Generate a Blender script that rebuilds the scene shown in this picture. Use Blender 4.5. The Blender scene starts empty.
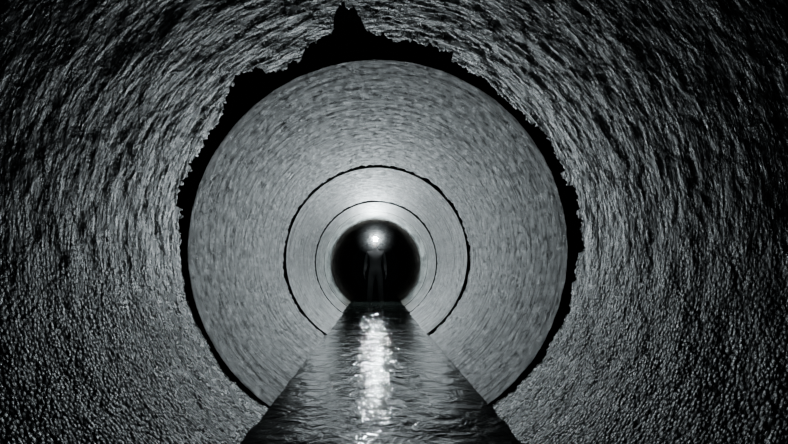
import bpy, bmesh, math, random
import numpy as np
from mathutils import Vector, noise as mn
random.seed(4)
R=1.15; F=525.0
WATER=-0.83*R
C=bpy.context.scene.collection

def newmat(name):
    m=bpy.data.materials.new(name); m.use_nodes=True
    nt=m.node_tree; b=nt.nodes['Principled BSDF']; return m,nt,b
class NB:
    def __init__(s,nt): s.nt=nt
    def n(s,t,**k):
        x=s.nt.nodes.new(t)
        for a,v in k.items(): setattr(x,a,v)
        return x
    def l(s,a,b): s.nt.links.new(a,b)
    def val(s,inp,v):
        if isinstance(v,bpy.types.NodeSocket): s.l(v,inp)
        else: inp.default_value=v
    def math(s,op,a,b=0.0,c=None,clamp=False):
        x=s.n('ShaderNodeMath',operation=op); x.use_clamp=clamp
        s.val(x.inputs[0],a); s.val(x.inputs[1],b)
        if c is not None: s.val(x.inputs[2],c)
        return x.outputs[0]
    def noise(s,vec,scale,detail=4,rough=.55,dist=0):
        x=s.n('ShaderNodeTexNoise'); s.l(vec,x.inputs['Vector'])
        x.inputs['Scale'].default_value=scale; x.inputs['Detail'].default_value=detail
        x.inputs['Roughness'].default_value=rough; x.inputs['Distortion'].default_value=dist
        return x.outputs['Fac']
    def mr(s,v,a,b,c=0.0,d=1.0):
        x=s.n('ShaderNodeMapRange'); s.val(x.inputs[0],v)
        for i,q in enumerate((a,b,c,d)): s.val(x.inputs[i+1],q)
        return x.outputs[0]
    def scale(s,vec,v):
        x=s.n('ShaderNodeVectorMath',operation='MULTIPLY'); s.l(vec,x.inputs[0]); x.inputs[1].default_value=v
        return x.outputs[0]
    def mix(s,f,a,b):
        x=s.n('ShaderNodeMix',data_type='RGBA'); s.val(x.inputs[0],f)
        s.val(x.inputs[6],a); s.val(x.inputs[7],b); return x.outputs[2]

def wall_mat(name,near,c1,c2,rough,off,y0=0,amt=1.0):
    m,nt,b=newmat(name); g=NB(nt)
    tc=g.n('ShaderNodeTexCoord'); sp=g.n('ShaderNodeSeparateXYZ'); g.l(tc.outputs['Object'],sp.inputs[0])
    th=g.math('ARCTAN2',sp.outputs[0],sp.outputs[2])
    arc=g.math('MULTIPLY',th,R)
    cv=g.n('ShaderNodeCombineXYZ'); g.l(arc,cv.inputs[0]); g.l(sp.outputs[1],cv.inputs[1]); cv.inputs[2].default_value=off
    cyl=cv.outputs[0]
    streakf=g.noise(g.scale(cyl,(.7,9,1)),5.0,5,.7)
    stain=g.noise(g.scale(cyl,(2.2,.45,1)),1.6,6,.62,.5)
    mott=g.noise(cyl,14,6,.7)
    grain=g.noise(cyl,100,2,.6)
    low=g.mr(sp.outputs[2],.1,-.5)
    if near:
        streak=g.noise(g.scale(cyl,(.45,5,1)),4.0,5,.7)
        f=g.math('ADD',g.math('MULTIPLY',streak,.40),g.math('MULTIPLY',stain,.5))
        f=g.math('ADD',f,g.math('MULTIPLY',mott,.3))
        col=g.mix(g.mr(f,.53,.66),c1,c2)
        b.inputs['Specular IOR Level'].default_value=.40
    else:
        streak=g.noise(g.scale(cyl,(.3,1.6,1)),5.0,8,.75)
        f=g.math('ADD',g.math('MULTIPLY',streak,.35),g.math('MULTIPLY',stain,.6))
        f=g.math('ADD',f,g.math('MULTIPLY',mott,.25))
        col=g.mix(g.mr(f,.54,.67),c1,c2)
        fl=g.noise(g.scale(cyl,(.7,.9,1)),5.5,9,.82)
        sc=g.mr(g.math('ADD',fl,g.mr(stain,.35,.65,-.07,.06)),.50,.55)
        col=g.mix(g.math('MULTIPLY',sc,.6*amt),col,(c2[0]*1.8,c2[1]*1.8,c2[2]*1.76,1))
        scr=g.mr(g.noise(g.scale(cyl,(.16,1.7,1)),6,8,.8),.515,.57)
        col=g.mix(g.math('MULTIPLY',scr,.9*amt),col,(c1[0]*.5,c1[1]*.5,c1[2]*.5,1))
        pit=g.mr(g.noise(g.scale(cyl,(1,1,1)),11,8,.84),.545,.585)
        col=g.mix(g.math('MULTIPLY',pit,.85*amt),col,(c1[0]*.5,c1[1]*.5,c1[2]*.5,1))
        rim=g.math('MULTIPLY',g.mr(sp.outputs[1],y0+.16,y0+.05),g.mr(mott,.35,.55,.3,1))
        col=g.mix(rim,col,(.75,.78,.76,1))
        dk=g.math('MAXIMUM',scr,pit)
        g.l(g.mr(dk,0,1,.55,1-.85*amt if amt<1 else .05),b.inputs['Specular IOR Level'])
    # brownish silt line just above the water
    silt=g.math('MULTIPLY',g.mr(g.math('ADD',sp.outputs[2],g.math('MULTIPLY',stain,-.12)),WATER+.10,WATER-.04),.7)
    col=g.mix(silt,col,(c1[0]*.9,c1[0]*.72,c1[0]*.5,1))
    g.l(col,b.inputs['Base Color'])
    g.l(g.mr(mott,.3,.7,rough-.1,rough+.12),b.inputs['Roughness'])
    if near:
        wr=g.noise(g.scale(cyl,(.62,.95,1)),14,2.5,.5,.6)
        wr2=g.noise(g.scale(cyl,(.7,1.0,1)),36,2,.5,.3)
        big=g.noise(cyl,4,2,.5)
        vo=g.n('ShaderNodeTexVoronoi'); g.l(cyl,vo.inputs['Vector']); vo.inputs['Scale'].default_value=65
        h=g.math('MULTIPLY',wr,g.mr(low,0,1,.0105,.0035))
        h=g.math('ADD',h,g.math('MULTIPLY',wr2,.004))
        h=g.math('ADD',h,g.math('MULTIPLY',big,.022))
        h=g.math('ADD',h,g.math('MULTIPLY',vo.outputs['Distance'],g.mr(low,0,1,-.0005,-.004)))
        h=g.math('ADD',h,g.math('MULTIPLY',streakf,.0025))
        h=g.math('ADD',h,g.math('MULTIPLY',grain,.0012))
    else:
        h=g.math('MULTIPLY',streak,.008)
        h=g.math('ADD',h,g.math('MULTIPLY',streakf,.003))
        h=g.math('ADD',h,g.math('MULTIPLY',mott,.006))
        h=g.math('ADD',h,g.math('MULTIPLY',pit,-.002))
        h=g.math('ADD',h,g.math('MULTIPLY',grain,g.mr(low,0,1,.001,.003)))
    d=g.n('ShaderNodeDisplacement'); d.inputs['Scale'].default_value=1; d.inputs['Midlevel'].default_value=.020 if near else .009
    g.l(h,d.inputs['Height']); g.l(d.outputs[0],nt.nodes['Material Output'].inputs['Displacement'])
    m.displacement_method='BOTH'
    return m

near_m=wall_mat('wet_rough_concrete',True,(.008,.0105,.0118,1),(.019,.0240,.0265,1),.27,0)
dark_m,nt,b=newmat('joint_recess'); b.inputs['Base Color'].default_value=(.03,.03,.031,1); b.inputs['Roughness'].default_value=1; b.inputs['Specular IOR Level'].default_value=0

def obj(name,me,mats=()):
    o=bpy.data.objects.new(name,me); C.objects.link(o)
    for m in mats: me.materials.append(m)
    return o
def smooth(me): me.polygons.foreach_set('use_smooth',[True]*len(me.polygons))

def pipe(name,y0f,y1f,ncol,rows,mat,r=R,thick=.09,cx=0,cz=0):
    V=[];Fc=[]
    rings=[(r+thick,rows[0]),]+[(r,t) for t in rows]+[(r+thick,rows[-1])]
    for rr,t in rings:
        for i in range(ncol):
            th=-math.pi+2*math.pi*i/ncol
            y=y0f(th)+(y1f(th)-y0f(th))*t
            V.append((cx+rr*math.sin(th),y,cz+rr*math.cos(th)))
    n=len(rings)
    for j in range(n):
        k=(j+1)%n
        for i in range(ncol):
            i2=(i+1)%ncol
            Fc.append((j*ncol+i,j*ncol+i2,k*ncol+i2,k*ncol+i))
    me=bpy.data.meshes.new(name); me.from_pydata(V,[],Fc)
    o=obj(name,me,(mat,dark_m))
    mi=np.zeros(len(Fc),dtype=np.int32); mi[:ncol]=1; mi[(n-2)*ncol:]=1
    me.polygons.foreach_set('material_index',mi)
    p=me.polygons[ncol*3]
    if p.normal.dot(Vector((p.center.x,0,p.center.z)))>0: me.flip_normals()
    sm=np.zeros(len(Fc),dtype=bool); sm[ncol:(n-2)*ncol]=True
    me.polygons.foreach_set('use_smooth',sm)
    return o

Y1=3.18
tab=[(-180,192),(-150,192),(-135,195),(-120,193),(-102,195),(-91,198),(-81,203),(-73,206),(-63,202),(-55,203),(-51,207),(-46,216),(-42,226),(-38,220),(-35,213),(-30,206),(-24,205),(-22,213),(-17,218),(-13,223),(-11.5,236),(-10,243),(-7,243),(-5.5,230),(-4.5,220),(0,214),(3,208),(7,212),(12,207),(14,214),(17,208),(25,204),(33,200),(41,197),(53,201),(66,200),(79,204),(90,203),(102,199),(115,199),(129,196),(145,192),(180,192)]
ta=[a for a,_ in tab]; tr=[b for _,b in tab]
blk=[random.uniform(-1,1) for _ in range(400)]
def near_end(th):
    a=math.degrees(th)
    rad=float(np.interp(a,ta,tr))
    am=min(1,max(.25,(rad-190)/16))
    rad+=am*(4*blk[int((a+180)/3.1+.6*mn.noise(Vector((a*.4,0,3))))]+3.5*mn.noise(Vector((a*.9,1,0)))+3*mn.noise(Vector((a*2.7,5,0))))
    rad=max(rad,191)
    return Y1*190/rad
rows=[0,.15,.3,.42]+list(np.linspace(.5,1,340)[0:])
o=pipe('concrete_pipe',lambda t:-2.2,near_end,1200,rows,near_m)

def jit(base,amp,seed):
    return lambda th: base+amp*(.6*mn.noise(Vector((math.sin(th)*2.2,math.cos(th)*2.2,seed)))+.5*mn.noise(Vector((math.sin(th)*14,math.cos(th)*14,seed)))+.3*mn.noise(Vector((math.sin(th)*40,math.cos(th)*40,seed))))
J=[Y1,6.62,10.06,11.75,13.45]
def seg(y0,y1,i,c1,c2,rows,ncol,gap,cz=0,r=R,amp=.09,amt=1.0,rough=.42):
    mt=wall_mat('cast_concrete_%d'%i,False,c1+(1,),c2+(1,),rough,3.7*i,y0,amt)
    return pipe('concrete_pipe',jit(y0,.02,i),jit(y1-gap,amp,i+9),ncol,list(np.linspace(0,1,rows)),mt,r=r,cz=cz)
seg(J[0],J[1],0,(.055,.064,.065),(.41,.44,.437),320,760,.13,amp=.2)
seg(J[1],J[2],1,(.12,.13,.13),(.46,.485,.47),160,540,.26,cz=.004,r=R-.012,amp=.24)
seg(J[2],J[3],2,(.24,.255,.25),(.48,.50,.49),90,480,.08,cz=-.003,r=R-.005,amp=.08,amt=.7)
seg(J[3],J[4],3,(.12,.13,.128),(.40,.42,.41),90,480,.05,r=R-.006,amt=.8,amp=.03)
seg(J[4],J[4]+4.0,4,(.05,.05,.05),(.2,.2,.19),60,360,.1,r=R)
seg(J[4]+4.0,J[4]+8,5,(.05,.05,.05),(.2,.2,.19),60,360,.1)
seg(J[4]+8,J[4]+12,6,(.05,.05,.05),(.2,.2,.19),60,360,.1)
for k,y in enumerate(J+[J[4]+4,J[4]+8]):
    a,bb=(y-1.6,y+.15) if k==0 else (y-.6,y+.15)
    bm=bmesh.new(); n=192
    rr=R+.10
    ring=[[bm.verts.new((q*math.sin(2*math.pi*i/n),yy,q*math.cos(2*math.pi*i/n))) for i in range(n)] for q,yy in ((rr,a),(rr,bb),(rr+.06,bb),(rr+.06,a))]
    for j in range(4):
        for i in range(n):
            bm.faces.new((ring[j][i],ring[j][(i+1)%n],ring[(j+1)%4][(i+1)%n],ring[(j+1)%4][i]))
    bmesh.ops.recalc_face_normals(bm,faces=bm.faces)
    me=bpy.data.meshes.new('pipe_joint_collar'); bm.to_mesh(me); smooth(me); obj('pipe_joint_collar',me,(dark_m,))

# ---------- water ----------
m,nt,b=newmat('dark_water'); g=NB(nt)
b.inputs['Base Color'].default_value=(.016,.020,.018,1); b.inputs['Roughness'].default_value=.05; b.inputs['IOR'].default_value=1.33
tc=g.n('ShaderNodeTexCoord')
n1=g.noise(g.scale(tc.outputs['Object'],(1,.9,1)),6,3,.5,1.2)
n2=g.noise(g.scale(tc.outputs['Object'],(1,.9,1)),20,3,.6,.8)
h=g.math('ADD',g.math('MULTIPLY',n1,.013),g.math('MULTIPLY',n2,.0032))
bp=g.n('ShaderNodeBump'); bp.inputs['Strength'].default_value=1; bp.inputs['Distance'].default_value=1.0
g.l(h,bp.inputs['Height']); g.l(bp.outputs[0],b.inputs['Normal'])
W=math.sqrt(R*R-WATER*WATER)+.02
nx,ny=50,900; V=[];Fc=[]
for j in range(ny+1):
    y=-2.2+(J[4]+14.1)*j/ny
    for i in range(nx+1):
        x=-W+2*W*i/nx
        z=WATER+.006*mn.noise(Vector((x*3,y*2.5,0)))+.003*mn.noise(Vector((x*8,y*6,4)))
        if y>8: z+=min(1,(y-8)/2)*.016*mn.noise(Vector((x*5,y*5,9)))
        V.append((x,y,z))
for j in range(ny):
    for i in range(nx):
        a=j*(nx+1)+i; Fc.append((a,a+1,a+nx+2,a+nx+1))
me=bpy.data.meshes.new('water_stream'); me.from_pydata(V,[],Fc); smooth(me); obj('water_stream',me,(m,))

# ---------- person ----------
def flat(name,col,rough=.6,**k):
    m,nt,b=newmat(name); g=NB(nt); tc=g.n('ShaderNodeTexCoord')
    nn=g.noise(tc.outputs['Object'],18,4,.6)
    g.l(g.mix(nn,tuple(c*.7 for c in col)+(1,),tuple(min(1,c*1.3) for c in col)+(1,)),b.inputs['Base Color'])
    b.inputs['Roughness'].default_value=rough; return m
cloth=flat('black_waterproof_fabric',(.006,.006,.007),.8); wader=flat('wader_rubber',(.010,.010,.010),.5)
skin=flat('skin',(.32,.20,.15),.5); helm=flat('helmet_plastic',(.05,.05,.052),.3); lampb=flat('lamp_housing',(.02,.02,.02),.4)
white=flat('eye_white',(.7,.7,.68),.2); hair=flat('hair',(.03,.02,.015),.7); lip=flat('lips',(.35,.15,.13),.5)
PY=13.40; ZB=-1.128
person=bpy.data.objects.new('person_with_headlamp',None); C.objects.link(person); person.location=(-.01,PY,ZB)
def child(name,me,mat):
    o=obj(name,me,(mat,)); o.parent=person; return o
def skinned(name,verts,edges,mat,root=0,sub=2):
    me=bpy.data.meshes.new(name); me.from_pydata([v[:3] for v in verts],edges,[])
    o=child(name,me,mat)
    o.modifiers.new('Skin','SKIN').use_smooth_shade=True
    for i,v in enumerate(verts):
        r=v[3]; r=r if isinstance(r,tuple) else (r,r)
        me.skin_vertices[0].data[i].radius=r
    me.skin_vertices[0].data[root].use_root=True
    s=o.modifiers.new('Sub','SUBSURF'); s.levels=sub; s.render_levels=sub
    return o
bv=[(0,0,.95,(.155,.115)),(0,0,1.08,(.145,.105)),(0,-.01,1.25,(.17,.12)),(0,0,1.38,(.165,.105)),(0,.01,1.47,(.075,.07)),(0,0,1.54,(.058,.058)),
 (.18,.01,1.41,.068),(.235,.03,1.14,.052),(.265,-.05,.90,.038),
 (-.18,.01,1.41,.068),(-.24,.03,1.15,.052),(-.275,-.06,.91,.038),
 (.10,0,.86,.098),(.13,-.02,.50,.072),(.15,.02,.12,.060),
 (-.10,0,.86,.098),(-.13,-.04,.51,.072),(-.15,.0,.12,.060)]
be=[(0,1),(1,2),(2,3),(3,4),(4,5),(3,6),(6,7),(7,8),(3,9),(9,10),(10,11),(0,12),(12,13),(13,14),(0,15),(15,16),(16,17)]
skinned('body_in_jacket_and_waders',bv,be,cloth)
for sx,yo in ((1,.02),(-1,0)):
    x=.15*sx
    skinned('boot',[(x,yo,.30,.07),(x,yo,.14,.06),(x,yo,.065,.058),(x*1.08,yo-.10,.05,.05),(x*1.14,yo-.19,.042,.042)],[(0,1),(1,2),(2,3),(3,4)],wader,2)
    hx,hy,hz=(.268,-.055,.885) if sx>0 else (-.277,-.065,.895)
    skinned('palm',[(hx,hy,hz+.03,.028),(hx+.004*sx,hy-.012,hz-.03,(.02,.036)),(hx,hy-.02,hz-.075,(.017,.038))],[(0,1),(1,2)],cloth,0,2)
    for k,(dy,L) in enumerate(((-.032,.070),(-.011,.080),(.010,.074),(.030,.058))):
        by=hy-.02+dy
        skinned('finger_%d'%(k+1),[(hx,by,hz-.07,.010),(hx-.002*sx,by-.004,hz-.08-L*.45,.0095),(hx-.014*sx,by-.008,hz-.08-L*.78,.0085),(hx-.028*sx,by-.010,hz-.08-L,.0075)],[(0,1),(1,2),(2,3)],cloth,0,1)
    skinned('thumb',[(hx,hy-.035,hz-.02,.013),(hx-.008*sx,hy-.062,hz-.055,.011),(hx-.016*sx,hy-.072,hz-.09,.009)],[(0,1),(1,2)],cloth,0,1)
def uv(name,mat,c,s,fn=None,seg=48,rg=32):
    bm=bmesh.new(); bmesh.ops.create_uvsphere(bm,u_segments=seg,v_segments=rg,radius=1)
    for v in bm.verts:
        p=v.co.copy()
        if fn: p=fn(p)
        v.co=Vector((c[0]+p.x*s[0],c[1]+p.y*s[1],c[2]+p.z*s[2]))
    me=bpy.data.meshes.new(name); bm.to_mesh(me); smooth(me); return child(name,me,mat)
def headf(p):
    q=p.copy()
    if p.z<0:
        k=-p.z; q.x*=1-.28*k; q.y=q.y*(1-.18*k)-.14*k
    fr=max(0,-p.y)
    def gs(x0,z0,sx,sz): return math.exp(-((p.x-x0)/sx)**2-((p.z-z0)/sz)**2)
    q.y-=fr*(.24*gs(0,-.28,.13,.16)+.10*gs(0,-.05,.09,.25)+.08*gs(0,-.60,.3,.07)+.10*gs(0,-.9,.3,.15)+.06*gs(0,.2,.6,.1))
    q.y+=fr*(.12*gs(.38,0,.2,.13)+.12*gs(-.38,0,.2,.13))
    return q
uv('head',skin,(0,-.01,1.635),(.078,.098,.118),headf,64,48)
for sx in (1,-1):
    uv('eye',white,(.030*sx,-.091,1.636),(.013,.010,.009))
    uv('pupil',hair,(.030*sx,-.1005,1.636),(.005,.003,.005))
    uv('ear',skin,(.079*sx,.005,1.625),(.012,.022,.032))
uv('mouth',lip,(0,-.101,1.565),(.024,.008,.007))
uv('hair',hair,(0,.02,1.655),(.083,.092,.10),lambda p: Vector((p.x,max(p.y,-.15),max(p.z,-.6))))
def hf(p):
    z=max(p.z,-.12)
    q=Vector((p.x,p.y,z))
    if p.z<0:
        k=1+.16*min(1,-p.z*3); q.x=p.x/max(.2,math.hypot(p.x,p.y))*k if math.hypot(p.x,p.y)>.3 else p.x
        q.y=p.y/max(.2,math.hypot(p.x,p.y))*k if math.hypot(p.x,p.y)>.3 else p.y
        if q.y<-.6: q.y*=1.12
    return q
uv('helmet',helm,(0,0,1.70),(.105,.128,.115),hf)
bm=bmesh.new(); bmesh.ops.create_cone(bm,cap_ends=True,segments=40,radius1=.048,radius2=.034,depth=.05)
for v in bm.verts: v.co=Vector((v.co.x,-.150-v.co.z,1.742+v.co.y))
me=bpy.data.meshes.new('headlamp_housing'); bm.to_mesh(me); child('headlamp_housing',me,lampb)
m,nt,b=newmat('headlamp_lens'); b.inputs['Emission Color'].default_value=(.93,.98,1,1); b.inputs['Emission Strength'].default_value=800
bm=bmesh.new(); bmesh.ops.create_uvsphere(bm,u_segments=24,v_segments=12,radius=.052)
for v in bm.verts: v.co=Vector((v.co.x,-.174+v.co.z*.25,1.742+v.co.y))
me=bpy.data.meshes.new('headlamp_lens'); bm.to_mesh(me); smooth(me); child('headlamp_lens',me,m)
bm=bmesh.new(); n=48
vs=[[bm.verts.new(((.112)*math.sin(2*math.pi*i/n),(.136)*math.cos(2*math.pi*i/n),1.73+dz)) for i in range(n)] for dz in (0,.024)]
for i in range(n): bm.faces.new((vs[0][i],vs[0][(i+1)%n],vs[1][(i+1)%n],vs[1][i]))
me=bpy.data.meshes.new('headlamp_strap'); bm.to_mesh(me); child('headlamp_strap',me,cloth)

# haze volume added around the headlamp to give it a soft glow
m=bpy.data.materials.new('lamp_glow_haze'); m.use_nodes=True; nt=m.node_tree; nt.nodes.clear(); g=NB(nt)
out=g.n('ShaderNodeOutputMaterial'); vs_=g.n('ShaderNodeVolumeScatter'); vs_.inputs['Anisotropy'].default_value=.6
tc=g.n('ShaderNodeTexCoord'); ln=g.n('ShaderNodeVectorMath',operation='LENGTH'); g.l(tc.outputs['Object'],ln.inputs[0])
dn=g.math('MULTIPLY',g.math('POWER',g.mr(ln.outputs['Value'],0,.6,1,0),2.0),g.mr(g.noise(tc.outputs['Object'],7,3,.6),.3,.7,.3,1.5))
g.l(g.math('MULTIPLY',dn,.26),vs_.inputs['Density']); g.l(vs_.outputs[0],out.inputs['Volume'])
bm=bmesh.new(); bmesh.ops.create_icosphere(bm,subdivisions=4,radius=.6)
for v in bm.verts: v.co.z*=.75
me=bpy.data.meshes.new('lamp_glow_haze'); bm.to_mesh(me); o=child('lamp_glow_haze',me,m); o.location=(0,-.25,1.78)

# ---------- lamps ----------
LP=Vector((-.01,PY-.20,ZB+1.742))
def spot(name,E,half,blend,tgt,rad=.02,col=(.80,.94,1)):
    l=bpy.data.lights.new(name,'SPOT'); l.energy=E; l.spot_size=math.radians(2*half); l.spot_blend=blend; l.shadow_soft_size=rad; l.color=col
    o=bpy.data.objects.new(name,l); C.objects.link(o)
    o.rotation_euler=(Vector(tgt)-LP).to_track_quat('-Z','Y').to_euler()
    o.parent=person; o.location=LP-person.location
    return o
spot('headlamp_flood',90,89.5,.03,(0,0,LP.z))
spot('headlamp_mid_beam',32,26,1,(0,0,0))
spot('headlamp_spot_beam',4,13,1,(0,0,0))
bl=spot('far_pipe_fill',2.0,85,.5,(0,40,0),col=(1,.72,.5)); bl.location=(0,.16,1.74)  # added warm fill, not a real lamp; brightens the walls behind the person

w=bpy.data.worlds.new('World'); bpy.context.scene.world=w; w.use_nodes=True
w.node_tree.nodes['Background'].inputs[0].default_value=(.6,.8,1,1); w.node_tree.nodes['Background'].inputs[1].default_value=.001

cd=bpy.data.cameras.new('Camera'); cd.sensor_width=36; cd.lens=F*36/788; cd.clip_start=.02
cam=bpy.data.objects.new('Camera',cd); C.objects.link(cam); bpy.context.scene.camera=cam
cam.location=(-.035,0,-.16)
cam.rotation_euler=(math.radians(90)+math.atan(48/F),0,-math.atan(19.5/F))
bpy.context.scene.view_settings.view_transform='AgX'
bpy.context.scene.view_settings.look='None'
